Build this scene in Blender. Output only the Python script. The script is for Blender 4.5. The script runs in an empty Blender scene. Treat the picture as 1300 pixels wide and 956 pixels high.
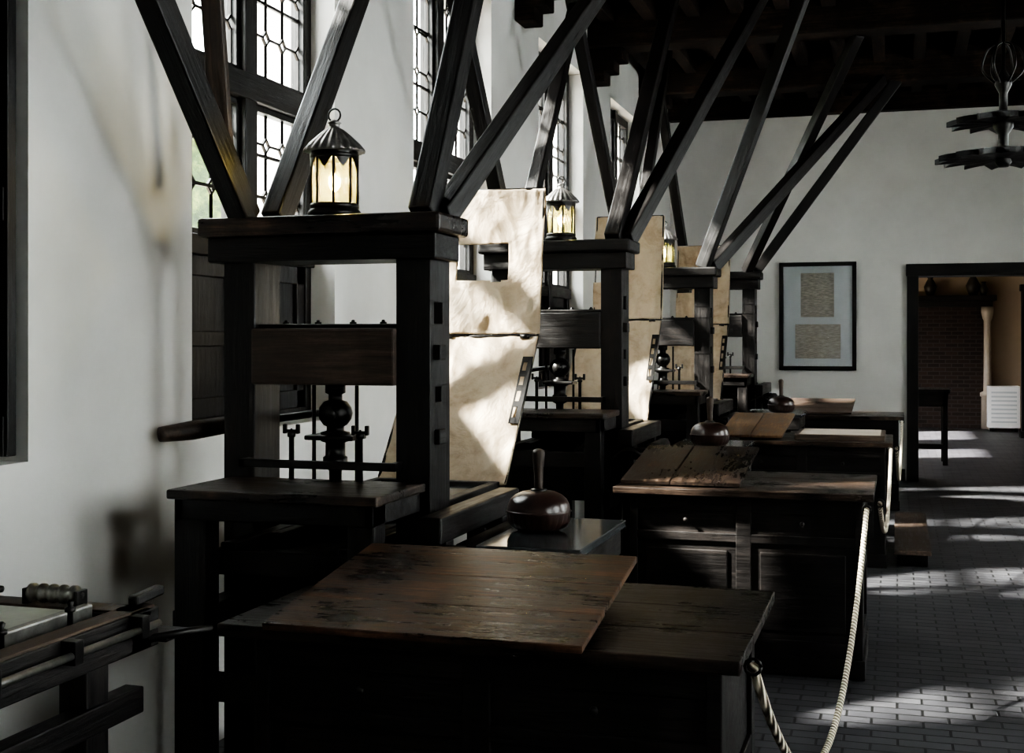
import bpy, bmesh, math, random
from mathutils import Vector, Matrix, noise
random.seed(7)
S=bpy.context.scene
COL=S.collection

# ------------------------------------------------------------------ materials
def newmat(name):
    m=bpy.data.materials.new(name); m.use_nodes=True
    nt=m.node_tree; b=nt.nodes['Principled BSDF']
    return m,nt,b
def ramp(nt,fac,stops):
    r=nt.nodes.new('ShaderNodeValToRGB')
    els=r.color_ramp.elements
    while len(els)<len(stops): els.new(0.5)
    for e,(p,c) in zip(els,stops):
        e.position=p; e.color=(c[0],c[1],c[2],1)
    nt.links.new(fac,r.inputs['Fac']); return r
def noisetex(nt,scale,vec=None,detail=6,rough=.6,stretch=(1,1,1),dist=0):
    tc=nt.nodes.new('ShaderNodeTexCoord'); mp=nt.nodes.new('ShaderNodeMapping')
    mp.inputs['Scale'].default_value=stretch
    nt.links.new(tc.outputs['Object'],mp.inputs['Vector'])
    n=nt.nodes.new('ShaderNodeTexNoise'); n.inputs['Scale'].default_value=scale
    n.inputs['Detail'].default_value=detail; n.inputs['Roughness'].default_value=rough
    n.inputs['Distortion'].default_value=dist
    nt.links.new(mp.outputs['Vector'],n.inputs['Vector']); return n
def bump(nt,b,h,strength=.3,dist=.01):
    bp=nt.nodes.new('ShaderNodeBump'); bp.inputs['Strength'].default_value=strength
    bp.inputs['Distance'].default_value=dist
    nt.links.new(h,bp.inputs['Height']); nt.links.new(bp.outputs['Normal'],b.inputs['Normal'])
_w={}
def wood(kind,axis):
    key=(kind,axis)
    if key in _w: return _w[key]
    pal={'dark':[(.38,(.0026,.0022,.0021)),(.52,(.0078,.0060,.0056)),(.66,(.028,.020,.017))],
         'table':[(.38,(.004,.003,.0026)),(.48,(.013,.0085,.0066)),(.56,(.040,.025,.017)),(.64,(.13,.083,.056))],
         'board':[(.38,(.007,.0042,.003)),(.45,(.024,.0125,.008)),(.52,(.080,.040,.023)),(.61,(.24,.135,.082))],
         'brown':[(.36,(.022,.014,.010)),(.5,(.055,.036,.026)),(.64,(.13,.09,.066))],
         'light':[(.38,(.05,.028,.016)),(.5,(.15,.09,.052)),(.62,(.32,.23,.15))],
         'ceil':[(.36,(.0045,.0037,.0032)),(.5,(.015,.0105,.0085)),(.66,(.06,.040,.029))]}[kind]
    rg={'dark':.38,'table':.27,'board':.26,'brown':.45,'light':.38,'ceil':.8}[kind]
    m,nt,b=newmat('wood_%s_%s'%(kind,axis))
    st={'X':(1.1,16,16),'Y':(16,1.1,16),'Z':(16,16,1.1)}[axis]
    n=noisetex(nt,3.0,stretch=st,detail=9,rough=.68,dist=.4)
    n2=noisetex(nt,2.8,detail=8,rough=.68)
    mx=nt.nodes.new('ShaderNodeMath'); mx.operation='MULTIPLY_ADD'
    wgt=.62 if kind=='brown' else .42
    mx.inputs[1].default_value=wgt
    sc=nt.nodes.new('ShaderNodeMath'); sc.operation='MULTIPLY'; sc.inputs[1].default_value=1-wgt
    nt.links.new(n2.outputs['Fac'],sc.inputs[0])
    nt.links.new(n.outputs['Fac'],mx.inputs[0]); nt.links.new(sc.outputs[0],mx.inputs[2])
    r=ramp(nt,mx.outputs[0],pal); nt.links.new(r.outputs['Color'],b.inputs['Base Color'])
    mr=nt.nodes.new('ShaderNodeMapRange'); mr.inputs['From Min'].default_value=.38; mr.inputs['From Max'].default_value=.62
    mr.inputs['To Min'].default_value=rg-.08; mr.inputs['To Max'].default_value=rg+.22
    nt.links.new(mx.outputs[0],mr.inputs['Value']); nt.links.new(mr.outputs['Result'],b.inputs['Roughness'])
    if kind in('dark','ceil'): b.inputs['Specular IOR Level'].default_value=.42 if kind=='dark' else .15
    bump(nt,b,n.outputs['Fac'],.5,.007)
    _w[key]=m; return m
def simple(name,col,rough=.5,metal=0,nscale=8,var=.25,bst=.15,bd=.004):
    m,nt,b=newmat(name)
    n=noisetex(nt,nscale,detail=6)
    lo=tuple(c*(1-var) for c in col); hi=tuple(min(1,c*(1+var)) for c in col)
    r=ramp(nt,n.outputs['Fac'],[(.3,lo),(.7,hi)])
    nt.links.new(r.outputs['Color'],b.inputs['Base Color'])
    b.inputs['Roughness'].default_value=rough; b.inputs['Metallic'].default_value=metal
    bump(nt,b,n.outputs['Fac'],bst,bd); return m
M_iron=simple('iron',(.03,.028,.027),.36,.7,30)
M_roof=simple('lantern_tin',(.26,.245,.235),.42,.8,30,.4)
M_steel=simple('worn_steel',(.34,.33,.31),.33,.9,30)
M_plaster=simple('plaster',(.60,.585,.56),.85,0,2.2,.06,.25,.01)
M_cream=simple('plaster_cream',(.45,.36,.27),.85,0,2.2,.05,.2,.01)
M_stone=simple('inking_stone',(.06,.064,.066),.10,0,12,.3,.05)
M_slate=simple('bed_stone',(.55,.57,.50),.4,0,9,.15,.1)
M_leather=simple('leather',(.034,.018,.014),.28,0,18,.5,.4,.004)
M_white=simple('white_paint',(.75,.75,.75),.5,0,5,.04,.05)
M_pale=simple('pale_stone',(.5,.43,.36),.6,0,5,.1,.1)
M_paper=simple('mat_paper',(.50,.53,.55),.7,0,4,.04,.02)
M_vase=simple('dark_ceramic',(.03,.025,.02),.4,0,10,.3,.1)

def parchment():
    m,nt,b=newmat('parchment')
    n=noisetex(nt,5,detail=8,rough=.65,dist=.6)
    n2=noisetex(nt,26,detail=4)
    mx=nt.nodes.new('ShaderNodeMix'); mx.data_type='FLOAT'; mx.inputs[0].default_value=.25
    nt.links.new(n.outputs['Fac'],mx.inputs[2]); nt.links.new(n2.outputs['Fac'],mx.inputs[3])
    r=ramp(nt,mx.outputs[0],[(.31,(.32,.23,.145)),(.40,(.50,.395,.275)),(.52,(.60,.50,.37)),(.72,(.67,.585,.46))])
    nt.links.new(r.outputs['Color'],b.inputs['Base Color']); b.inputs['Roughness'].default_value=.55
    bump(nt,b,n.outputs['Fac'],.9,.03)
    tr=nt.nodes.new('ShaderNodeBsdfTranslucent'); nt.links.new(r.outputs['Color'],tr.inputs['Color'])
    ms=nt.nodes.new('ShaderNodeMixShader'); ms.inputs[0].default_value=.52
    out=nt.nodes['Material Output']
    nt.links.new(b.outputs[0],ms.inputs[1]); nt.links.new(tr.outputs[0],ms.inputs[2]); nt.links.new(ms.outputs[0],out.inputs['Surface'])
    return m
M_parch=parchment()
def thinglass(name,tint,gloss=.08,transl=0):
    m=bpy.data.materials.new(name); m.use_nodes=True; nt=m.node_tree; nt.nodes.clear()
    out=nt.nodes.new('ShaderNodeOutputMaterial')
    t=nt.nodes.new('ShaderNodeBsdfTransparent'); t.inputs['Color'].default_value=(*tint,1)
    g=nt.nodes.new('ShaderNodeBsdfGlossy'); g.inputs['Roughness'].default_value=.08
    ms=nt.nodes.new('ShaderNodeMixShader'); ms.inputs[0].default_value=gloss
    nt.links.new(t.outputs[0],ms.inputs[1]); nt.links.new(g.outputs[0],ms.inputs[2]); last=ms
    if transl:
        tr=nt.nodes.new('ShaderNodeBsdfTranslucent'); tr.inputs['Color'].default_value=(*tint,1)
        m2=nt.nodes.new('ShaderNodeMixShader'); m2.inputs[0].default_value=transl
        nt.links.new(ms.outputs[0],m2.inputs[1]); nt.links.new(tr.outputs[0],m2.inputs[2]); last=m2
    nt.links.new(last.outputs[0],out.inputs['Surface']); return m
M_glass=thinglass('window_glass',(.95,.97,.95),.05)
M_lglass=thinglass('lantern_glass',(.82,.84,.48),.12,.14)
M_pglass=thinglass('picture_glass',(1,1,1),.07)
def emit(name,col,st):
    m,nt,b=newmat(name); b.inputs['Base Color'].default_value=(*col,1)
    b.inputs['Emission Color'].default_value=(*col,1); b.inputs['Emission Strength'].default_value=st; return m
M_flame=emit('lamp_glow',(1,.72,.30),40)
def floor_mat():
    m,nt,b=newmat('floor_brick')
    tc=nt.nodes.new('ShaderNodeTexCoord'); mp=nt.nodes.new('ShaderNodeMapping')
    nt.links.new(tc.outputs['Object'],mp.inputs['Vector'])
    br=nt.nodes.new('ShaderNodeTexBrick'); br.inputs['Scale'].default_value=1
    br.inputs['Brick Width'].default_value=.20; br.inputs['Row Height'].default_value=.085
    br.inputs['Mortar Size'].default_value=.006; br.inputs['Mortar Smooth'].default_value=.3
    br.inputs['Color1'].default_value=(.074,.072,.077,1); br.inputs['Color2'].default_value=(.042,.041,.046,1)
    br.inputs['Mortar'].default_value=(.008,.008,.008,1)
    nt.links.new(mp.outputs[0],br.inputs['Vector'])
    n=noisetex(nt,3,detail=7)
    mx=nt.nodes.new('ShaderNodeMix'); mx.data_type='RGBA'; mx.blend_type='MULTIPLY'; mx.inputs[0].default_value=.6
    r=ramp(nt,n.outputs['Fac'],[(.3,(.45,.45,.45)),(.7,(1.5,1.5,1.5))])
    nt.links.new(br.outputs['Color'],mx.inputs[6]); nt.links.new(r.outputs['Color'],mx.inputs[7])
    nt.links.new(mx.outputs[2],b.inputs['Base Color'])
    mr=nt.nodes.new('ShaderNodeMapRange'); mr.inputs['To Min'].default_value=.33; mr.inputs['To Max'].default_value=.58
    nt.links.new(n.outputs['Fac'],mr.inputs['Value']); nt.links.new(mr.outputs['Result'],b.inputs['Roughness'])
    inv=nt.nodes.new('ShaderNodeMath'); inv.operation='SUBTRACT'; inv.inputs[0].default_value=1
    nt.links.new(br.outputs['Fac'],inv.inputs[1])
    b.inputs['Specular IOR Level'].default_value=.45
    bump(nt,b,inv.outputs[0],.6,.005); return m
M_floor=floor_mat()
def brick_mat():
    m,nt,b=newmat('fireplace_brick')
    tc=nt.nodes.new('ShaderNodeTexCoord'); mp=nt.nodes.new('ShaderNodeMapping')
    mp.inputs['Rotation'].default_value=(math.pi/2,0,0)
    nt.links.new(tc.outputs['Object'],mp.inputs['Vector'])
    br=nt.nodes.new('ShaderNodeTexBrick'); br.inputs['Scale'].default_value=1
    br.inputs['Brick Width'].default_value=.2; br.inputs['Row Height'].default_value=.07; br.inputs['Mortar Size'].default_value=.008
    br.inputs['Color1'].default_value=(.034,.018,.013,1); br.inputs['Color2'].default_value=(.017,.010,.008,1); br.inputs['Mortar'].default_value=(.045,.035,.03,1)
    nt.links.new(mp.outputs[0],br.inputs['Vector']); nt.links.new(br.outputs['Color'],b.inputs['Base Color']); b.inputs['Roughness'].default_value=.8
    return m
M_brick=brick_mat()
def rope_mat():
    m,nt,b=newmat('rope')
    tc=nt.nodes.new('ShaderNodeTexCoord'); w=nt.nodes.new('ShaderNodeTexWave'); w.bands_direction='DIAGONAL'
    w.inputs['Scale'].default_value=22; nt.links.new(tc.outputs['Object'],w.inputs['Vector'])
    r=ramp(nt,w.outputs['Fac'],[(.15,(.25,.20,.14)),(.5,(.75,.67,.54))]); nt.links.new(r.outputs['Color'],b.inputs['Base Color'])
    b.inputs['Roughness'].default_value=.9; bump(nt,b,w.outputs['Fac'],.8,.01); return m
M_rope=rope_mat()
def doc_mat():
    m,nt,b=newmat('printed_document')
    tc=nt.nodes.new('ShaderNodeTexCoord'); mp=nt.nodes.new('ShaderNodeMapping'); mp.inputs['Scale'].default_value=(6,1,38)
    nt.links.new(tc.outputs['Object'],mp.inputs['Vector'])
    n=nt.nodes.new('ShaderNodeTexNoise'); n.inputs['Scale'].default_value=3; n.inputs['Detail'].default_value=3
    nt.links.new(mp.outputs[0],n.inputs['Vector'])
    r=ramp(nt,n.outputs['Fac'],[(.42,(.25,.23,.20)),(.62,(.40,.37,.32))]); nt.links.new(r.outputs['Color'],b.inputs['Base Color'])
    b.inputs['Roughness'].default_value=.7; return m
M_doc=doc_mat()
def leaf_mat():
    m,nt,b=newmat('foliage')
    n=noisetex(nt,3,detail=9,rough=.8)
    r=ramp(nt,n.outputs['Fac'],[(.38,(.008,.022,.004)),(.5,(.04,.075,.012)),(.62,(.18,.22,.05))]); nt.links.new(r.outputs['Color'],b.inputs['Base Color'])
    b.inputs['Roughness'].default_value=.7; bump(nt,b,n.outputs['Fac'],1,.2); return m
M_leaf=leaf_mat()

# ------------------------------------------------------------------ helpers
def empty(name,loc):
    e=bpy.data.objects.new(name,None); e.empty_display_size=.1; e.location=loc; COL.objects.link(e); return e
def finish(name,bm,mat,parent=None,smooth=False,mw=None):
    me=bpy.data.meshes.new(name); bmesh.ops.recalc_face_normals(bm,faces=bm.faces[:]); bm.to_mesh(me); bm.free()
    if smooth:
        for p in me.polygons: p.use_smooth=True
    me.materials.append(mat)
    o=bpy.data.objects.new(name,me); COL.objects.link(o)
    if mw is not None: o.matrix_world=mw
    if parent is not None:
        o.parent=parent; o.matrix_parent_inverse=Matrix.Translation(-Vector(parent.location))
    return o
def addbox(bm,x0,x1,y0,y1,z0,z1,bev=0):
    r=bmesh.ops.create_cube(bm,size=1)
    vs=r['verts']
    for v in vs:
        v.co=Vector(((x0+x1)/2+v.co.x*(x1-x0),(y0+y1)/2+v.co.y*(y1-y0),(z0+z1)/2+v.co.z*(z1-z0)))
    if bev>0:
        bev=min(bev,.3*min(abs(x1-x0),abs(y1-y0),abs(z1-z0)))
        es=list({e for v in vs for e in v.link_edges})
        bmesh.ops.bevel(bm,geom=es,offset=bev,segments=2,affect='EDGES',profile=.5)
def pick(mat,dx,dy,dz):
    if isinstance(mat,str):
        a='X' if dx>=dy and dx>=dz else ('Y' if dy>=dz else 'Z')
        return wood(mat,a)
    return mat
def box(name,x0,x1,y0,y1,z0,z1,mat,parent=None,bev=.005):
    bm=bmesh.new(); addbox(bm,x0,x1,y0,y1,z0,z1,bev)
    return finish(name,bm,pick(mat,x1-x0,y1-y0,z1-z0),parent)
def boxes(name,lst,mat,parent=None,bev=.004):
    bm=bmesh.new()
    for b in lst: addbox(bm,*b,bev)
    b=lst[0]; return finish(name,bm,pick(mat,b[1]-b[0],b[3]-b[2],b[5]-b[4]),parent)
def beam(name,p,q,w,h,mat,parent=None,bev=.006,cut=True):
    p=Vector(p);q=Vector(q); d=q-p; L=d.length; z=d.normalized()
    x=z.cross(Vector((0,0,1)))
    if x.length<.01: x=Vector((1,0,0))
    x.normalize(); y=z.cross(x)
    M=Matrix((x,y,z)).transposed().to_4x4(); M.translation=p
    bm=bmesh.new(); addbox(bm,-w/2,w/2,-h/2,h/2,0,L,bev)
    return finish(name,bm,pick(mat,0,0,1),parent,mw=M)
def lathe(name,prof,loc,mat,parent=None,seg=28,axis='Z',smooth=True,mod=None):
    bm=bmesh.new(); rings=[]
    for r,z in prof:
        ring=[]
        for i in range(seg):
            a=2*math.pi*i/seg; rr=max(r,.0004)
            if mod: rr=mod(rr,z,a)
            c=Vector((rr*math.cos(a),rr*math.sin(a),z))
            if axis=='Y': c=Vector((c.x,c.z,c.y))
            if axis=='X': c=Vector((c.z,c.x,c.y))
            ring.append(bm.verts.new(c+Vector(loc)))
        rings.append(ring)
    for a,b in zip(rings,rings[1:]):
        for i in range(seg):
            bm.faces.new((a[i],a[(i+1)%seg],b[(i+1)%seg],b[i]))
    bm.faces.new(rings[0]); bm.faces.new(rings[-1])
    return finish(name,bm,mat,parent,smooth)
def tube(name,pts,rad,mat,parent=None,seg=10,sm=True):
    pts=[Vector(p) for p in pts]
    if sm and len(pts)>2:
        out=[]; P=[pts[0]]+pts+[pts[-1]]
        for i in range(1,len(P)-2):
            for k in range(6):
                t=k/6; a,b,c,d=P[i-1],P[i],P[i+1],P[i+2]
                out.append(.5*((2*b)+(c-a)*t+(2*a-5*b+4*c-d)*t*t+(-a+3*b-3*c+d)*t**3))
        out.append(pts[-1]); n=len(pts)
        if isinstance(rad,(list,tuple)):
            rr=[]
            for i in range(len(out)):
                f=i/(len(out)-1)*(n-1); j=min(int(f),n-2); rr.append(rad[j]+(rad[j+1]-rad[j])*(f-j))
            rad=rr
        pts=out
    if not isinstance(rad,(list,tuple)): rad=[rad]*len(pts)
    bm=bmesh.new(); rings=[]; up=None
    for i,p in enumerate(pts):
        t=(pts[min(i+1,len(pts)-1)]-pts[max(i-1,0)]).normalized()
        if up is None:
            up=t.cross(Vector((.31,.2,.93))); up.normalize()
        up=(up-t*up.dot(t)).normalized(); s=t.cross(up)
        rings.append([bm.verts.new(p+rad[i]*(math.cos(2*math.pi*k/seg)*up+math.sin(2*math.pi*k/seg)*s)) for k in range(seg)])
    for a,b in zip(rings,rings[1:]):
        for k in range(seg): bm.faces.new((a[k],a[(k+1)%seg],b[(k+1)%seg],b[k]))
    bm.faces.new(rings[0]); bm.faces.new(rings[-1])
    return finish(name,bm,mat,parent,True)
def slab(name,c00,c10,c11,c01,th,mat,parent=None,axis='Y',bev=.003):
    """sloped board from its 4 top corners, thickness downwards"""
    bm=bmesh.new(); c=[Vector(v) for v in (c00,c10,c11,c01)]
    n=(c[1]-c[0]).cross(c[3]-c[0]).normalized()
    t=[bm.verts.new(v) for v in c]; b=[bm.verts.new(v-n*th) for v in c]
    bm.faces.new(t); bm.faces.new(b[::-1])
    for i in range(4): bm.faces.new((t[i],b[i],b[(i+1)%4],t[(i+1)%4]))
    bmesh.ops.recalc_face_normals(bm,faces=bm.faces[:])
    bmesh.ops.bevel(bm,geom=bm.edges[:],offset=bev,segments=2,affect='EDGES')
    return finish(name,bm,wood(mat,axis) if isinstance(mat,str) else mat,parent)

# ------------------------------------------------------------------ room shell
XL=-2.5; YF=14.4; ZC=4.36; XR=3.6; YB=-2.2
WT=.42
wins=[(1.95,3.20),(4.12,5.36),(6.36,7.72),(8.84,10.2),(11.25,12.6)]
ZS,ZT=1.18,3.75
def wall_y(name,x0,x1,y0,y1,ops,zs,zt,mat,z1=ZC,z0=0.0):
    L=[]; y=y0
    for a,b in ops:
        L.append((x0,x1,y,a,z0,z1)); L.append((x0,x1,a,b,z0,zs)); L.append((x0,x1,a,b,zt,z1)); y=b
    L.append((x0,x1,y,y1,z0,z1)); return boxes(name,L,mat,None,0)
wall_y('wall_left',XL-WT,XL,YB,YF,wins,ZS,ZT,M_plaster)
rwins=[(.2,1.5),(3.0,4.3),(6.2,7.5),(10.2,11.5)]
wall_y('wall_right',XR,XR+WT,YB,YF,rwins,1.3,3.6,M_plaster)
box('wall_front',XL-WT,XR+WT,YB-.3,YB,0,ZC,M_plaster,None,0)
# far wall with doorway
DX0,DX1,DZ=.18,1.85,2.26
boxes('wall_back',[(XL-WT,DX0,YF,YF+.35,0,ZC),(DX1,XR+WT,YF,YF+.35,0,ZC),(DX0,DX1,YF,YF+.35,DZ,ZC)],M_plaster,None,0)
box('floor',XL-WT,XR+WT,YB-.3,24,-.12,0,M_floor,None,0)
box('ceiling',XL-WT,XR+WT,YB-.3,YF+.35,ZC,ZC+.1,'ceil',None,0)
dj=empty('door_1',(1,YF,0))
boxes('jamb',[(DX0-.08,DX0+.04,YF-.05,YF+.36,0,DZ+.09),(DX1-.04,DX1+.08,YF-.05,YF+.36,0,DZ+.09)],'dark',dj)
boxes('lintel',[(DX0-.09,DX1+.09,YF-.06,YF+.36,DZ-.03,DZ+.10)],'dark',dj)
box('trim_back',XL,DX0-.1,YF-.03,YF-.002,0,.13,'dark')
# ceiling beams
cb=empty('ceiling_beams',(0,8,4.2))
for i,y in enumerate([.6,4.4,8.2,10.35,12.55]):
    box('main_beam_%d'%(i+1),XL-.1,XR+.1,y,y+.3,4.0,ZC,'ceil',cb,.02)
box('wall_plate',XL,XR,YF-.16,YF-.002,4.03,ZC,'ceil',cb,.01)
L=[]
x=XL+.12
while x<XR-.1:
    L.append((x,x+.11,YB,YF-.02,4.2,ZC)); x+=.36
boxes('joists',L,'ceil',cb,.006)
bm=bmesh.new()
for y in [.6,4.4,8.2,10.35,12.55]:
    for k in range(3):
        addbox(bm,XL+.001,XL+.30-.08*k,y+.03,y+.27,3.9-.09*k,4.0-.09*k,.01)
finish('corbels',bm,wood('ceil','X'),cb)

# ------------------------------------------------------------------ windows
def seg(bm,a,b,r):
    a=Vector(a);b=Vector(b); d=b-a
    if d.length<.004: return
    z=d.normalized(); x=Vector((1,0,0)); y=z.cross(x)
    vs=[]
    for p in (a,b):
        vs.append([bm.verts.new(p+x*sx*r+y*sy*r) for sx,sy in((-1,-1),(1,-1),(1,1),(-1,1))])
    for i in range(4): bm.faces.new((vs[0][i],vs[0][(i+1)%4],vs[1][(i+1)%4],vs[1][i]))
def clip(p,q,y0,y1,z0,z1):
    t0,t1=0,1; dy=q[0]-p[0]; dz=q[1]-p[1]
    for pp,qq in((-dy,p[0]-y0),(dy,y1-p[0]),(-dz,p[1]-z0),(dz,z1-p[1])):
        if abs(pp)<1e-9:
            if qq<0: return None
        else:
            t=qq/pp
            if pp<0: t0=max(t0,t)
            else: t1=min(t1,t)
    if t0>=t1: return None
    return (p[0]+t0*dy,p[1]+t0*dz),(p[0]+t1*dy,p[1]+t1*dz)
def leading(bm,X,y0,y1,z0,z1):
    w=(y1-y0)/3.0; H=.23
    def S(a,b,r=.0052):
        c=clip(a,b,y0,y1,z0,z1)
        if c: seg(bm,(X,*c[0]),(X,*c[1]),r)
    z=z0-.05
    while z<z1:
        for i in range(3):
            a=y0+i*w; b=a+w; q=.03
            S((a+q,z),(b-q,z)); S((b-q,z),(b,z+q)); S((a,z+q),(a+q,z)); S((a,z+q),(a,z+H-q)); S((b,z+q),(b,z+H-q))
            S((a,z+H-q),(a+q,z+H)); S((b-q,z+H),(b,z+H-q))
        z+=H
    for k in range(1,3):
        zz=z0+(z1-z0)*k/3; S((y0,zz),(y1,zz),.007)
def window(n,y0,y1,X=XL-.15,fancy=True,zs=ZS,zt=ZT,closed=False):
    ym=(y0+y1)/2; e=empty('window_%d'%n,(X,ym,(zs+zt)/2))
    f=.055
    zt1,zt2=1.93,2.56
    bars=[(X-.05,X+.03,y0,y0+f,zs,zt),(X-.05,X+.03,y1-f,y1,zs,zt),(X-.05,X+.03,y0,y1,zs,zs+f),(X-.05,X+.03,y0,y1,zt-f,zt)]
    boxes('frame',bars,'dark',e)
    box('mullion',X-.06,X+.06,ym-.05,ym+.05,zs,zt,'dark',e)
    box('transom_upper',X-.06,X+.07,y0,y1,zt2-.01,zt2+.10,'dark',e)
    box('transom_lower',X-.06,X+.05,y0,y1,zt1-.05,zt1+.03,'dark',e)
    rows=[(zt1+.03,zt2-.01),(zt2+.1,zt-f)]
    if not fancy: rows=[(zs+f,zt1-.05)]+rows
    bm=bmesh.new(); g=[]; cas=[]
    for z0,z1 in rows:
        for a,b in((y0+f,ym-.05),(ym+.05,y1-f)):
            c=.025
            cas+=[(X-.02,X+.03,a,a+c,z0,z1),(X-.02,X+.03,b-c,b,z0,z1),(X-.02,X+.03,a,b,z0,z0+c),(X-.02,X+.03,a,b,z1-c,z1)]
            if fancy: leading(bm,X,a+c,b-c,z0+c,z1-c)
            g.append((X-.004,X-.001,a,b,z0,z1))
    boxes('casements',cas,'dark',e,.003)
    if fancy: finish('leading',bm,M_iron,e)
    else: bm.free()
    boxes('glass',g,M_glass,e,0)
    if fancy:
        sh=[]
        for a,b in((y0+f,ym-.05),(ym+.05,y1-f)):
            for (za,zb_) in ([(zs+f,zt1-.05)]+([(zt1+.03,zt2-.01),(zt2+.1,zt-f)] if closed else [])):
                sh+=[(X+.03 if closed else X-.03,X+.045 if closed else X,a,b,za,zb_)]
                o=.045 if closed else 0
                sh+=[(X+o,X+o+.02,a,a+.07,za,zb_),(X+o,X+o+.02,b-.07,b,za,zb_),(X+o,X+o+.02,a,b,za,za+.08),(X+o,X+o+.02,a,b,zb_-.08,zb_)]
            sh+=[(X,X+.02,a,b,1.52,1.58)]
        if closed:
            sh.append((X+.01,XL-.018,y1-.07,y1-.03,zs+.02,zt-.03))
            sh.append((X+.01,XL-.030,y1-.076,y1-.066,zs+.02,zs+.14)); sh.append((X+.01,XL-.030,y1-.076,y1-.066,1.9,2.0))
        boxes('shutters',sh,'dark',e,.003)
    return e
for i,(a,b) in enumerate(wins): window(i+1,a,b,closed=(i==0))
for i,(a,b) in enumerate(rwins): window(i+6,a,b,X=XR+.2,fancy=False,zs=1.3,zt=3.6)

# ------------------------------------------------------------------ lantern
def lantern(x,y,z,power):
    e=empty('lantern',(x,y,z)); P=(x,y,z)
    lathe('base',[(.082,0),(.09,.004),(.09,.018),(.078,.03),(.078,.036)],P,M_iron,e,32)
    lathe('glass',[(.074,.036),(.074,.205)],P,M_lglass,e,24)
    for i in range(8):
        a=2*math.pi*(i+.5)/8
        px,py=x+.077*math.cos(a),y+.077*math.sin(a)
        tube('bar_%d'%(i+1),[(px,py,z+.03),(px,py,z+.215)],.005,M_iron,e,6,False)
    for zz in (.036,.205):
        lathe('ring',[(.078,zz-.010),(.083,zz-.006),(.083,zz+.006),(.078,zz+.010)],P,M_iron,e,32)
    bm=bmesh.new(); N=96; lo=[];hi=[]
    for i in range(N):
        a=2*math.pi*i/N; ph=abs(math.cos(4*a))
        zl=z+.200-.035*(ph**2)
        lo.append(bm.verts.new((x+.081*math.cos(a),y+.081*math.sin(a),zl))); hi.append(bm.verts.new((x+.081*math.cos(a),y+.081*math.sin(a),z+.222)))
    for i in range(N): bm.faces.new((lo[i],lo[(i+1)%N],hi[(i+1)%N],hi[i]))
    finish('arch_band',bm,M_iron,e)
    lathe('roof',[(.094,.220),(.093,.228),(.078,.248),(.052,.275),(.030,.295),(.018,.303),(.018,.315),(.024,.319),(.010,.329)],P,M_roof,e,96,
          mod=lambda r,zz,a:r*(1+(.12 if zz<.298 else 0)*abs(math.cos(10*a))))
    pts=[(x+.022*math.cos(t),y,z+.345+.022*math.sin(t)) for t in [2*math.pi*k/14 for k in range(15)]]
    tube('handle',pts,.0035,M_iron,e,6,False)
    lathe('candle',[(.012,.03),(.012,.085)],P,M_white,e,12)
    lathe('flame',[(.002,.085),(.014,.098),(.019,.112),(.012,.135),(.001,.15)],P,M_flame,e,12)
    l=bpy.data.lights.new('lantern_bulb','POINT'); l.energy=power; l.color=(1,.76,.45); l.shadow_soft_size=.02
    o=bpy.data.objects.new('lantern_bulb',l); COL.objects.link(o); o.location=(x,y,z+.12); o.parent=e; o.matrix_parent_inverse=Matrix.Translation(-Vector(P))
    return e

# ------------------------------------------------------------------ printing press
def sheet(name,x0,x1,p0,p1,hole,parent,seed,curl=.012):
    bm=bmesh.new(); nx,nz=60,76; V={}
    p0=Vector((0,*p0)); p1=Vector((0,*p1)); n=Vector((1,0,0)).cross(p1-p0).normalized()
    for i in range(nx+1):
        for j in range(nz+1):
            s,t=i/nx,j/nz
            c=Vector((x0+(x1-x0)*s,0,0))+p0.lerp(p1,t)
            w=noise.noise(Vector((s*3+seed,t*4,seed)))*curl+noise.noise(Vector((s*9,t*7+seed,seed)))*curl*.4
            w+=-.014*abs(noise.noise(Vector((s*4+t*3,t*2-s*5,seed*2))))**.5
            V[i,j]=bm.verts.new(c+n*w)
    for i in range(nx):
        for j in range(nz):
            s,t=(i+.5)/nx,(j+.5)/nz; sk=False
            for h in hole:
                if h[0]<s<h[1] and h[2]<t<h[3]: sk=True
            if not sk: bm.faces.new((V[i,j],V[i+1,j],V[i+1,j+1],V[i,j+1]))
    o=finish(name,bm,M_parch,parent,True)
    md=o.modifiers.new('thick','SOLIDIFY'); md.thickness=.003
    return o
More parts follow.
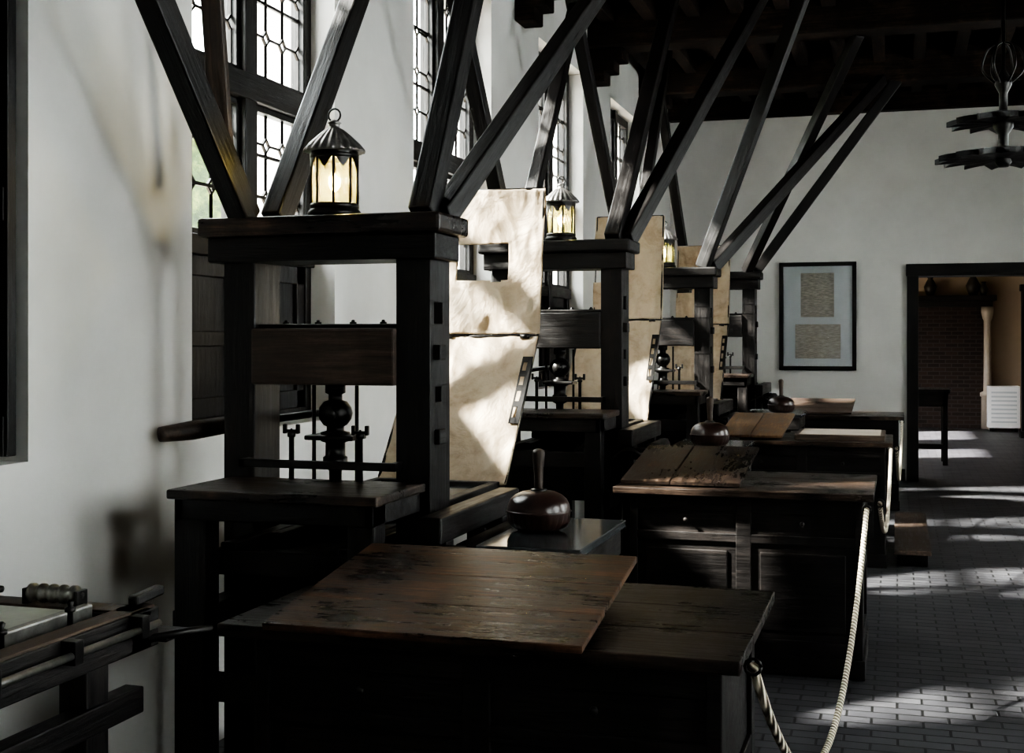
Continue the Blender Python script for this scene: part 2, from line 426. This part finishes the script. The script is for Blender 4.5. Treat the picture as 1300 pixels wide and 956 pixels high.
def press(Xc,Yf,ztop,braces,tymp=True,holes=((.17,.66,.37,.62),(.5,.60,.35,.40)),lamp=2.0,seed=1.0,ends=0):
    k=ztop/1.96
    e=empty('printing_press',(Xc,Yf+.15,0))
    def B(n,x0,x1,y0,y1,z0,z1,m,bev=.006): return box(n,Xc+x0,Xc+x1,Yf+y0,Yf+y1,z0*k,z1*k,m,e,bev)
    def BB(n,L,m,bev=.005): return boxes(n,[(Xc+a,Xc+b,Yf+c,Yf+d,z0*k,z1*k) for a,b,c,d,z0,z1 in L],m,e,bev)
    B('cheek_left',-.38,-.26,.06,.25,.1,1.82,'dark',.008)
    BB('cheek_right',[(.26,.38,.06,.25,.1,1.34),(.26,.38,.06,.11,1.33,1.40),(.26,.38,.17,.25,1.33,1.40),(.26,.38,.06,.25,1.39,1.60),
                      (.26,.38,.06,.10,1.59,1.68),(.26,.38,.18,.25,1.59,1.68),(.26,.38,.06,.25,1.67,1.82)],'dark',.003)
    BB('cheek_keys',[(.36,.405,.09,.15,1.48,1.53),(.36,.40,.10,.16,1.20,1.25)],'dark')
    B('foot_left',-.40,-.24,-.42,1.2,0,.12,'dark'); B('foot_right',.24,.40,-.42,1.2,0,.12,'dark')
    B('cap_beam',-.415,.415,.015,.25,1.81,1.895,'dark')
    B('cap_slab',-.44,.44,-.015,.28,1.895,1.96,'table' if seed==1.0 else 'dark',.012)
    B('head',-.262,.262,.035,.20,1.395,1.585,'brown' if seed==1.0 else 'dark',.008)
    B('head_till',-.262,.262,.09,.19,1.586,1.60,'dark')
    for i,xx in enumerate((-.17,-.05,.08,.19)):
        lathe('head_bolt_%d'%(i+1),[(.012,0),(.012,.006),(.005,.008),(.007,.011),(.003,.014)],(Xc+xx,Yf+.12,1.60*k),M_iron,e,10)
    B('winter',-.262,.262,.06,.24,.60,.78,'dark')
    z=lambda v:v*k
    lathe('spindle',[(.035,z(1.40)),(.035,z(1.365)),(.024,z(1.36)),(.024,z(1.34)),(.04,z(1.335)),(.055,z(1.315)),(.06,z(1.295)),(.055,z(1.275)),(.04,z(1.255)),
        (.03,z(1.25)),(.03,z(1.235)),(.05,z(1.23)),(.05,z(1.20)),(.034,z(1.195)),(.034,z(1.15)),(.042,z(1.145)),(.042,z(1.11)),(.022,z(1.10)),(.02,z(1.03))],(Xc,Yf+.15,0),M_iron,e,24)
    lathe('spindle_eye',[(.026,-.066),(.028,-.06),(.028,.06),(.026,.066)],(Xc,Yf+.15,z(1.295)),M_iron,e,16,axis='Y')
    B('hose_plate',-.09,.09,.09,.21,1.205,1.222,M_iron)
    for sx in(-.08,.08):
        tube('hose_rod',[(Xc+sx,Yf+.15,z(1.39)),(Xc+sx,Yf+.15,z(1.04))],.007,M_iron,e,8,False)
    B('platen',-.22,.22,-.0,.33,.985,1.035,'dark')
    tube('bar_iron',[(Xc,Yf+.15,z(1.295)),(Xc-.14,Yf+.27,z(1.285)),(Xc-.25,Yf+.30,z(1.27)),(Xc-.40,Yf+.30,z(1.25))],.013,M_iron,e)
    tube('bar_handle',[(Xc-.37,Yf+.30,z(1.255)),(Xc-.45,Yf+.25,z(1.243)),(Xc-.55,Yf+.14,z(1.225)),(Xc-.625,Yf+.05,z(1.215))],[.018,.03,.034,.026],wood('brown' if seed==1.0 else 'dark','X'),e,12)
    BB('stay_bar',[(-.285,.275,-.005,.015,1.118,1.145),(-.285,-.262,-.005,.07,1.118,1.145),(.262,.285,-.005,.07,1.118,1.145)],M_iron,.003)
    for xx in(-.10,.15):
        lathe('stay_screw',[(.009,z(1.06)),(.009,z(1.22)),(.014,z(1.222)),(.014,z(1.235)),(.006,z(1.24)),(.003,z(1.25))],(Xc+xx,Yf+.02,0),M_iron,e,12)
        BB('wing',[(xx-.028,xx+.028,.014,.026,1.236,1.246),(xx-.030,xx-.018,.012,.028,1.232,1.264),(xx+.018,xx+.030,.012,.028,1.232,1.264)],M_iron,.003)
    B('shelf',-.34,.37,-.36,.05,1.05,1.08,'table',.006)
    BB('shelf_apron',[(-.32,.35,-.34,-.31,.985,1.052),(-.32,-.29,-.34,.05,.985,1.052),(.32,.35,-.34,.05,.985,1.052)],'dark')
    B('leg_left',-.33,-.22,-.33,-.24,.12,1.05,'dark'); B('leg_right',.26,.35,-.33,-.24,.12,1.05,'dark')
    BB('stretchers',[(-.3,.3,-.32,-.26,.42,.50),(-.38,-.30,-.26,.1,.60,.68),(.30,.38,-.26,.1,.60,.68)],'dark')
    BB('rails',[(-.23,-.18,-.22,1.14,.84,.90),(.18,.23,-.22,1.14,.84,.90)],'dark')
    BB('rail_ends',[(-.25,.25,-.24,-.17,.80,.88),(-.25,.25,1.08,1.15,.76,.9)],'dark')
    BB('carriage_board',[(-.17,.17,.0,1.08,.80,.835),(-.17,-.13,.0,1.08,.835,.90),(.13,.17,.0,1.08,.835,.90)],'dark')
    BB('rail_legs',[(-.24,-.16,1.06,1.14,.12,.78),(.16,.24,1.06,1.14,.12,.78)],'dark')
    BB('coffin',[(-.23,.31,.36,1.04,.90,.93),(-.23,-.19,.36,1.04,.93,.975),(.27,.31,.36,1.04,.93,.975),(-.23,.31,.36,.40,.93,.975),(-.23,.31,1.0,1.04,.93,.975)],'dark')
    B('bed_stone',-.19,.27,.40,1.0,.93,.96,M_stone)
    B('side_rail',.388,.47,-.08,.78,.90,.985,'dark',.008)
    B('side_leg',.395,.46,.60,.68,0,.90,'dark')
    B('side_leg_front',.395,.46,.0,.07,0,.90,'dark')
    lathe('roller',[(.012,-.06),(.012,-.01),(.038,0),(.038,.62),(.012,.63),(.012,.70)],(Xc+.51,Yf+.02,z(.86)),wood('dark','Y'),e,20,axis='Y')
    BB('roller_bearings',[(.46,.53,-.03,.0,.83,.89),(.46,.53,.66,.69,.83,.89)],M_iron)
    tube('rounce_crank',[(Xc+.51,Yf-.04,z(.86)),(Xc+.51,Yf-.08,z(.86)),(Xc+.46,Yf-.09,z(.885)),(Xc+.40,Yf-.1,z(.875)),(Xc+.36,Yf-.12,z(.84))],.01,M_iron,e,8)
    if tymp:
        a=(Yf+1.02,.965*k); b=(Yf+1.5,1.56*k); c=(Yf+1.60,2.22*k)
        sheet('tympan',Xc-.22,Xc+.34,a,b,(),e,seed)
        sheet('frisket',Xc-.13,Xc+.345,(b[0],b[1]+.012),c,holes,e,seed+5,.016)
        def fr(n,x0,x1,p,q,r=.007):
            tube(n+'_bar_l',[(x0,p[0]+.010,p[1]),(x0,q[0]+.010,q[1])],r,M_iron,e,6,False)
            tube(n+'_bar_r',[(x1,p[0]+.010,p[1]),(x1,q[0]+.010,q[1])],r,M_iron,e,6,False)
            tube(n+'_bar_t',[(x0,q[0]+.010,q[1]),(x1,q[0]+.010,q[1])],r,M_iron,e,6,False)
        fr('tympan',Xc-.215,Xc+.335,a,b); fr('frisket',Xc-.12,Xc+.335,b,c,.005)
        A=Vector((Xc+.33,a[0],a[1])); Bv=Vector((Xc+.33,b[0],b[1])); nrm=Vector((0,-(b[1]-a[1]),b[0]-a[0])).normalized()
        P=lambda t,dx,o=.014:A.lerp(Bv,t)+Vector((dx,0,0))+nrm*o
        for i,(t0,t1,d0,d1) in enumerate([(.38,.84,-.008,.012),(.38,.84,-.034,-.026),(.38,.42,-.034,0),(.49,.53,-.034,0),(.60,.64,-.034,0),(.70,.74,-.034,0),(.80,.84,-.034,0)]):
            slab('point_plate_%d'%i,P(t0,d0),P(t0,d1),P(t1,d1),P(t1,d0),.004,M_iron,e,bev=.0008)
        for xx in(Xc-.08,Xc+.28):
            tube('frisket_hinge',[(xx-.02,b[0]-.004,b[1]),(xx+.02,b[0]-.004,b[1])],.011,M_iron,e,8,False)
    for i,(p,q,w,h) in enumerate(braces):
        beam('brace_%d'%(i+1),p,q,w,h,'dark',e,.008)
    if lamp: lantern(Xc+.02,Yf+.10,ztop,lamp)
    return e
press(-1.84,3.8,1.96,[
  ((-2.13,3.86,1.955),(-2.12,1.80,4.2),.075,.10),
  ((-2.07,3.95,1.955),(-2.07,5.55,4.2),.075,.10),
  ((-1.50,3.90,1.955),(-1.52,5.20,4.2),.08,.10),
  ((-1.46,3.97,1.955),(-1.12,7.0,4.2),.07,.085)],lamp=18,seed=1.0)
press(-1.84,6.8,2.10,[
  ((-2.12,6.86,2.10),(-2.12,5.25,4.2),.08,.09),
  ((-2.07,6.95,2.10),(-2.07,8.55,4.2),.08,.09),
  ((-1.52,6.90,2.10),(-1.50,9.0,4.2),.09,.10),
  ((-1.46,6.97,2.10),(-.90,9.45,4.2),.09,.10)],lamp=12,seed=2.3,holes=((.0,.46,.36,.64),))
press(-1.76,9.66,2.10,[
  ((-2.04,9.72,2.10),(-2.10,7.9,4.2),.08,.09),
  ((-2.0,9.8,2.10),(-2.0,11.4,4.2),.08,.09),
  ((-1.44,9.74,2.10),(-.62,9.5,4.2),.08,.10),
  ((-1.38,9.8,2.10),(-.14,12.5,4.02),.09,.10)],lamp=8,seed=3.1,holes=((.0,.3,.4,.6),))
press(-1.70,12.3,2.20,[
  ((-1.98,12.36,2.20),(-2.05,10.8,4.2),.08,.09),
  ((-1.40,12.36,2.20),(-.30,10.55,4.02),.08,.10),
  ((-1.32,12.42,2.20),(.0,12.6,4.02),.08,.10)],tymp=False,lamp=0,seed=4.4)
hs=empty('hanging_stay',(-2.24,3.9,3))
beam('plank',(-2.24,3.90,2.12),(-2.24,3.62,4.2),.08,.035,'brown',hs,.012)
lathe('rounded_end',[(.040,-.0175),(.040,.0175)],(-2.24,3.90,2.12),wood('brown','Z'),hs,20,axis='Y')

# ------------------------------------------------------------------ tables
def cabinet_table(x0,x1,y0,y1,h,doors=2,ov=.07):
    e=empty('work_table',((x0+x1)/2,(y0+y1)/2,0))
    n=3; L=[]
    for i in range(n):
        a=y0+(y1-y0)*i/n; b=y0+(y1-y0)*(i+1)/n
        L.append((x0,x1,a+.0008,b-.0008,h-.032,h))
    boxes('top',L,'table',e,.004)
    X0,X1,Y0,Y1=x0+ov,x1-ov*.7,y0+ov,y1-ov
    box('carcass',X0+.012,X1-.012,Y0+.014,Y1-.01,.07,h-.033,'dark',e)
    box('plinth',X0-.01,X1+.01,Y0-.005,Y1,0,.09,'dark',e)
    bars=[(X0,X1,Y0,Y0+.02,h-.11,h-.033),(X0,X1,Y0,Y0+.02,.09,.16),(X0,X1,Y0,Y0+.02,.60,.64)]
    for i in range(doors+1):
        c=X0+(X1-X0)*i/doors; w=.035
        bars.append((max(X0,c-w),min(X1,c+w),Y0-.001,Y0+.02,.09,h-.033))
    boxes('front_frame',bars,'dark',e,.003)
    side=[(X1-.02,X1+.001,Y0,Y0+.07,.09,h-.033),(X1-.02,X1+.001,Y1-.07,Y1,.09,h-.033),(X1-.02,X1,Y0,Y1,h-.11,h-.033),(X1-.02,X1,Y0,Y1,.09,.16),(X1-.02,X1,Y0,Y1,.44,.49)]
    side+=[(X0-.001,X0+.02,a[2],a[3],a[4],a[5]) for a in side]
    boxes('side_frame',side,'dark',e,.003)
    for i in range(doors):
        c=X0+(X1-X0)*(i+.5)/doors; w=(X1-X0)/doors/2-.075
        box('door_panel_%d'%(i+1),c-w,c+w,Y0+.004,Y0+.02,.2,.56,'dark',e,.008)
        lathe('knob_%d'%(i+1),[(.006,0),(.006,-.010),(.011,-.014),(.009,-.020),(.002,-.022)],(c,Y0-.0,.70),wood('dark','Z'),e,14,axis='Y')
    return e
cabinet_table(-1.6,-.325,2.75,3.56,.85)
cabinet_table(-1.29,-.10,5.85,6.75,.85)
cabinet_table(-1.25,-.03,8.8,9.62,.85)
cabinet_table(-1.2,.06,11.8,12.6,.85)
def sloped_board(x0,x1,y0,y1,zb,za,zbk,mat,xb0=None,xb1=None,split=None,th=.018):
    xb0=x0 if xb0 is None else xb0; xb1=x1 if xb1 is None else xb1
    e=empty('sloping_board',((x0+x1)/2,(y0+y1)/2,zb))
    cuts=[0,.31,.64,1] if split is None else [0,split,1]
    for i,(s,t) in enumerate(zip(cuts,cuts[1:])):
        g=.0006
        f=lambda u,v:(x0+(x1-x0)*u+( (xb0-x0)+((xb1-x1)-(xb0-x0))*u)*v, y0+(y1-y0)*v, za+(zbk-za)*v)
        if split is None:
            slab('plank_%d'%(i+1),f(0,s+g),f(1,s+g),f(1,t-g),f(0,t-g),th,mat,e,'X',.0015)
        else:
            slab('plank_%d'%(i+1),f(s+g*3,0),f(t-g*3,0),f(t-g*3,1),f(s+g*3,1),th,mat,e,'Y')
    box('prop',x0+.08,x1-.08,y1-.07,y1-.03,zb,zbk-.035,'dark',e)
    return e
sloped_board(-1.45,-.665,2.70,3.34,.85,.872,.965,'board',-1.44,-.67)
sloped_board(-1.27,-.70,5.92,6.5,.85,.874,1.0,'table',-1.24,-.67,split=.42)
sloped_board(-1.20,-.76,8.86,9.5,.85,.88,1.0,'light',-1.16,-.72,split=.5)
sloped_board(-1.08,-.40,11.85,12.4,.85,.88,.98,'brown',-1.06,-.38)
gc=empty('glass_topped_case',(-.4,9.2,.85))
box('frame',-.68,-.08,8.9,9.5,.85,.89,'brown',gc); box('glazed_sheet',-.65,-.11,8.93,9.47,.889,.893,M_pale,gc,.001)
def stone_table(x0,x1,y0,y1,h):
    e=empty('inking_table',((x0+x1)/2,(y0+y1)/2,0))
    box('stone_slab',x0,x1,y0,y1,h-.025,h,M_stone,e,.003)
    box('tray',x0+.015,x1-.015,y0+.015,y1-.015,h-.12,h-.026,'dark',e)
    boxes('legs',[(a,a+.06,b,b+.06,0,h-.12) for a in(x0+.02,x1-.08) for b in(y0+.02,y1-.08)],'dark',e)
    boxes('shelf',[(x0+.03,x1-.03,y0+.03,y1-.03,.25,.28)],'dark',e)
stone_table(-1.27,-.93,3.76,4.44,.90)
stone_table(-1.22,-.80,6.9,7.5,.95)
stone_table(-1.15,-.70,9.85,10.5,.97)
def ink_ball(x,y,z,r):
    e=empty('ink_ball',(x,y,z)); P=(x,y,z)
    k=r/.105
    prof=[(.03,0),(.070,.003),(.092,.014),(.103,.034),(.107,.056),(.109,.064),(.108,.072),(.105,.088),(.096,.106),(.080,.120),(.058,.130),(.032,.135),(.014,.136)]
    def md(rr,zz,a):
        zz/=k
        return rr*(1+(.04*math.cos(26*a)*math.sin(min(1,zz/.06)*math.pi) if zz<.06 else .0))
    lathe('leather_ball',[(a*k,b*k) for a,b in prof],P,M_leather,e,78,mod=md)
    lathe('seam',[(.106*k,.060*k),(.113*k,.066*k),(.106*k,.072*k)],P,M_leather,e,40)
    lathe('collar',[(.028*k,.130*k),(.028*k,.139*k),(.018*k,.142*k)],P,M_iron,e,20)
    lathe('handle',[(a*k,b*k) for a,b in[(.015,.132),(.015,.16),(.0155,.19),(.018,.22),(.0205,.25),(.021,.262),(.018,.272),(.008,.277)]],P,wood('brown','Z'),e,20)
ink_ball(-1.165,4.12,.90,.105)
ink_ball(-1.00,7.05,.95,.105)
ink_ball(-.87,10.05,.97,.10)

st=empty('wooden_step',(0,9.7,0))
box('tread',-.02,.22,8.9,10.9,.09,.12,'brown',st); boxes('bearers',[(0,.2,y,y+.06,0,.09) for y in(9.0,9.9,10.75)],'dark',st)

def rope(p,q,sag):
    e=empty('barrier_rope',p); pts=[]
    for i in range(15):
        t=i/14; v=Vector(p).lerp(Vector(q),t); v.z-=sag*4*t*(1-t); pts.append(v)
    tube('rope',pts,.0115,M_rope,e,8)
    for c in(p,q): 
        pts=[(c[0]+.018*math.cos(a),c[1],c[2]+.018*math.sin(a)) for a in [2*math.pi*k/10 for k in range(11)]]
        tube('eyelet',pts,.004,M_iron,e,6,False)
rope((-.303,2.80,.83),(-.13,5.825,.79),.60)
rope((-.075,5.90,.81),(-.04,8.775,.81),.30)
rope((-.005,8.9,.81),(.04,11.775,.81),.35)

# ------------------------------------------------------------------ near press bed (left foreground)
e=empty('proofing_press_bed',(-2.0,1.9,0))
boxes('bed_sides',[(-1.70,-1.64,1.2,2.56,.84,.93),(-2.38,-2.30,1.2,2.5,.84,.93),(-2.38,-1.64,2.45,2.53,.84,.93),(-2.38,-1.64,1.2,1.28,.84,.93)],'dark',e)
boxes('worn_top_edges',[(-1.698,-1.645,1.21,2.55,.928,.936),(-2.375,-1.645,2.455,2.525,.928,.936)],'brown',e,.002)
box('bed_floor',-2.36,-1.66,1.24,2.48,.84,.87,'dark',e)
box('bed_stone',-2.28,-1.775,1.3,2.43,.86,.938,M_slate,e)
boxes('edge_rails',[(-1.765,-1.74,1.25,2.45,.90,.950),(-2.30,-2.28,1.25,2.45,.92,.945)],M_steel,e)
tube('side_rod',[(-1.615,1.3,.90),(-1.615,2.52,.90)],.009,M_steel,e,10,False)
boxes('rod_brackets',[(-1.642,-1.605,y,y+.03,.88,.93) for y in(1.5,1.95,2.2,2.44)],M_iron,e,.002)
boxes('lower_rail',[(-1.69,-1.64,1.2,2.5,.70,.76),(-2.36,-2.31,1.2,2.5,.70,.76)],'dark',e)
boxes('legs',[(-1.72,-1.65,2.3,2.38,0,.84),(-2.37,-2.29,2.3,2.38,0,.84),(-1.72,-1.65,1.3,1.38,0,.84),(-2.37,-2.29,1.3,1.38,0,.84)],'dark',e)
boxes('stretcher',[(-1.71,-1.66,1.3,2.4,.3,.38),(-2.36,-2.30,1.3,2.4,.3,.38)],'dark',e)
beam('arm',(-1.685,2.52,.945),(-1.675,2.62,.955),.028,.024,'dark',e)
lathe('roller',[(.008,-.09),(.008,-.06),(.022,-.058),(.022,.058),(.008,.06),(.008,.09)],(-2.10,2.48,.962),M_iron,e,20,axis='X')
lathe('spool',[(.008,-.08),(.022,-.078),(.022,-.070),(.016,-.068),(.016,-.052),(.022,-.050),(.022,-.042),(.016,-.040),(.016,-.024),(.022,-.022),(.022,-.014),(.016,-.012),(.016,.004),(.022,.006),(.022,.014),(.016,.016),(.016,.032),(.022,.034),(.022,.044),(.008,.046),(.008,.06)],(-1.85,2.48,.960),M_steel,e,24,axis='X')
boxes('spool_bearings',[(-1.94,-1.93,2.46,2.50,.93,.972),(-1.800,-1.790,2.46,2.50,.93,.972)],M_iron,e,.002)
for px,py in((-1.72,2.34),(-2.22,2.49),(-1.72,2.12),(-1.72,1.9)):
    lathe('thumb_screw',[(.006,.92),(.006,.955),(.012,.957),(.012,.965),(.005,.968),(.008,.978),(.003,.982)],(px,py,0),M_iron,e,12)
tube('cross_rod',[(-1.66,2.50,.86),(-1.60,2.62,.86),(-1.56,2.66,.86)],.010,M_iron,e,8,False)
boxes('end_ledge',[(-1.74,-1.62,2.56,2.66,.845,.86)],'dark',e)

# ------------------------------------------------------------------ picture on far wall
pf=empty('framed_picture',(-.84,YF-.02,1.8))
a,b,c,d=-1.265,-.43,1.20,2.40; w=.045
boxes('frame',[(a,b,YF-.04,YF-.003,c,c+w),(a,b,YF-.04,YF-.003,d-w,d),(a,a+w,YF-.04,YF-.003,c,d),(b-w,b,YF-.04,YF-.003,c,d)],'dark',pf)
box('mount',a+.02,b-.02,YF-.015,YF-.004,c+.02,d-.02,M_paper,pf,0)
box('document_upper',-1.03,-.67,YF-.019,YF-.0152,1.79,2.28,M_doc,pf,0)
box('document_lower',-1.09,-.60,YF-.019,YF-.0152,1.33,1.71,M_doc,pf,0)
box('glazing',a+.03,b-.03,YF-.026,YF-.024,c+.03,d-.03,M_pglass,pf,0)

# ------------------------------------------------------------------ chandelier
ch=empty('chandelier',(.62,8.25,2.7))
def star(name,z,R,n,ph):
    bm=bmesh.new(); N=n*6; t=[];b=[]
    for i in range(N):
        f=(i%6)/6; a=2*math.pi*i/N+ph
        s=1-abs(2*f-1); r=R*(.72+.28*s)
        dz=-.07*(r/R)**3+.03*s
        x,y=.62+r*math.cos(a),8.25+r*math.sin(a)
        t.append(bm.verts.new((x,y,z+dz+.016))); b.append(bm.verts.new((x,y,z+dz-.016)))
    ct=bm.verts.new((.62,8.25,z+.04)); cbm=bm.verts.new((.62,8.25,z-.04))
    for i in range(N):
        j=(i+1)%N
        bm.faces.new((t[i],t[j],ct)); bm.faces.new((b[j],b[i],cbm)); bm.faces.new((t[i],b[i],b[j],t[j]))
    finish(name,bm,wood('dark','X'),ch)
star('lower_tier',2.69,.40,14,.1); star('upper_tier',2.91,.33,12,.3)
lathe('stem',[(.03,2.60),(.05,2.63),(.03,2.68),(.03,2.80),(.06,2.84),(.06,2.88),(.025,2.92),(.025,3.05),(.05,3.1),(.05,3.13),(.012,3.2),(.012,4.36)],(.62,8.25,0),M_iron,ch,16)
for k in range(6):
    a=k*math.pi/3
    tube('scroll',[(.62+.03*math.cos(a),8.25+.03*math.sin(a),3.1),(.62+.12*math.cos(a),8.25+.12*math.sin(a),3.2),(.62+.09*math.cos(a),8.25+.09*math.sin(a),3.32),(.62+.02*math.cos(a),8.25+.02*math.sin(a),3.36)],.007,M_iron,ch,6)

# ------------------------------------------------------------------ next room
YR=23.4
wall_y('wall_left_next_room',-2.2,-1.8,YF+.35,YR,[(16.2,17.6),(19.2,21.2)],.9,2.8,M_cream,3.3)
box('wall_right_next_room',3.2,3.5,YF+.35,YR,0,3.3,M_cream,None,0)
box('wall_back_next_room',-2.2,3.5,YR,YR+.3,0,3.3,M_cream,None,0)
box('ceiling_next_room',-2.2,3.5,YF+.35,YR+.3,3.3,3.4,'ceil',None,0)
fp=empty('fireplace',(.9,YR-.3,0))
box('chimney_breast',.3,1.42,YR-.25,YR-.002,0,2.2,M_brick,fp,.005)
boxes('mantel',[(.2,1.62,YR-.5,YR-.002,2.2,2.29),(.26,1.56,YR-.42,YR-.002,2.1,2.2)],'dark',fp)
lathe('column',[(.10,.0),(.10,.55),(.12,.56),(.12,.62),(.065,.65),(.06,1.2),(.055,1.85),(.08,1.9),(.10,2.0),(.10,2.1)],(1.48,YR-.30,0),M_pale,fp,18)
for xx,s in((.55,1.0),(1.25,1.1),(1.42,.7)):
    lathe('vase',[(.05*s,0),(.09*s,.08*s),(.11*s,.16*s),(.07*s,.25*s),(.04*s,.3*s),(.06*s,.34*s)],(xx,YR-.28,2.291),M_vase,empty('mantel_vase',(xx,YR-.28,2.291)),18)
rd=empty('heater_cabinet',(1.7,YR-.5,0))
box('body',1.45,1.95,YR-.95,YR-.6,.06,.76,M_white,rd,.01); boxes('feet',[(1.48,1.54,YR-.9,YR-.65,0,.06),(1.86,1.92,YR-.9,YR-.65,0,.06)],M_iron,rd)
boxes('grille',[(1.5,1.9,YR-.957,YR-.95,.15+.07*i,.18+.07*i) for i in range(8)],M_paper,rd,.002)
cu=empty('wooden_post_screen',(2.05,YR-2,0))
box('panel',1.86,2.3,21.2,21.3,.1,2.3,'dark',cu); box('base',1.84,2.3,21.1,21.4,0,.1,'dark',cu); box('cornice',1.84,2.3,21.15,21.35,2.3,2.4,'dark',cu)
ct=empty('side_table',(.35,16.6,0))
box('top',.15,.62,16.2,16.9,.88,.93,'dark',ct); boxes('legs',[(x,x+.06,y,y+.06,0,.88) for x in(.18,.53) for y in(16.25,16.8)],'dark',ct)
boxes('rails',[(.18,.59,16.25,16.29,.72,.88),(.18,.59,16.26,16.3,.2,.26)],'dark',ct)

# ------------------------------------------------------------------ outside
hd=empty('courtyard_hedge',(-9,8,0))
bm=bmesh.new(); bmesh.ops.create_grid(bm,x_segments=90,y_segments=24,size=.5)
for v in bm.verts:
    y=-6+ (v.co.x+.5)*40; z=(v.co.y+.5)*4.3
    v.co=Vector((-9+.5*noise.noise(Vector((y*.8,z*.8,0)))+.2*noise.noise(Vector((y*3,z*3,2))),y,z+(.8*noise.noise(Vector((y*.7,3,1))) if z>3 else 0)))
finish('foliage',bm,M_leaf,hd,True)
box('courtyard_ground',-14,XL-WT-.01,-8,36,-.3,-.1,M_pale,None,0)

# ------------------------------------------------------------------ light
w=bpy.data.worlds.new('sky'); S.world=w; w.use_nodes=True
bg=w.node_tree.nodes['Background']; bg.inputs['Color'].default_value=(.95,.975,1.0,1); bg.inputs['Strength'].default_value=17
l=bpy.data.lights.new('sun','SUN'); l.energy=38; l.angle=math.radians(3.0); l.color=(1,.97,.93)
o=bpy.data.objects.new('sun',l); COL.objects.link(o)
d=Vector((.70,.30,-.60)); o.rotation_euler=d.to_track_quat('-Z','Y').to_euler(); o.location=(-8,2,8)

# ------------------------------------------------------------------ camera
c=bpy.data.cameras.new('camera'); co=bpy.data.objects.new('camera',c); COL.objects.link(co); S.camera=co
c.sensor_width=36; c.lens=36*1600/1300; c.shift_y=-48/1300; c.clip_end=200
co.location=(0,0,1.55); co.rotation_euler=(math.radians(90),0,math.radians(17))
S.view_settings.view_transform='AgX'
S.view_settings.look='AgX - High Contrast'
S.view_settings.exposure=0.82
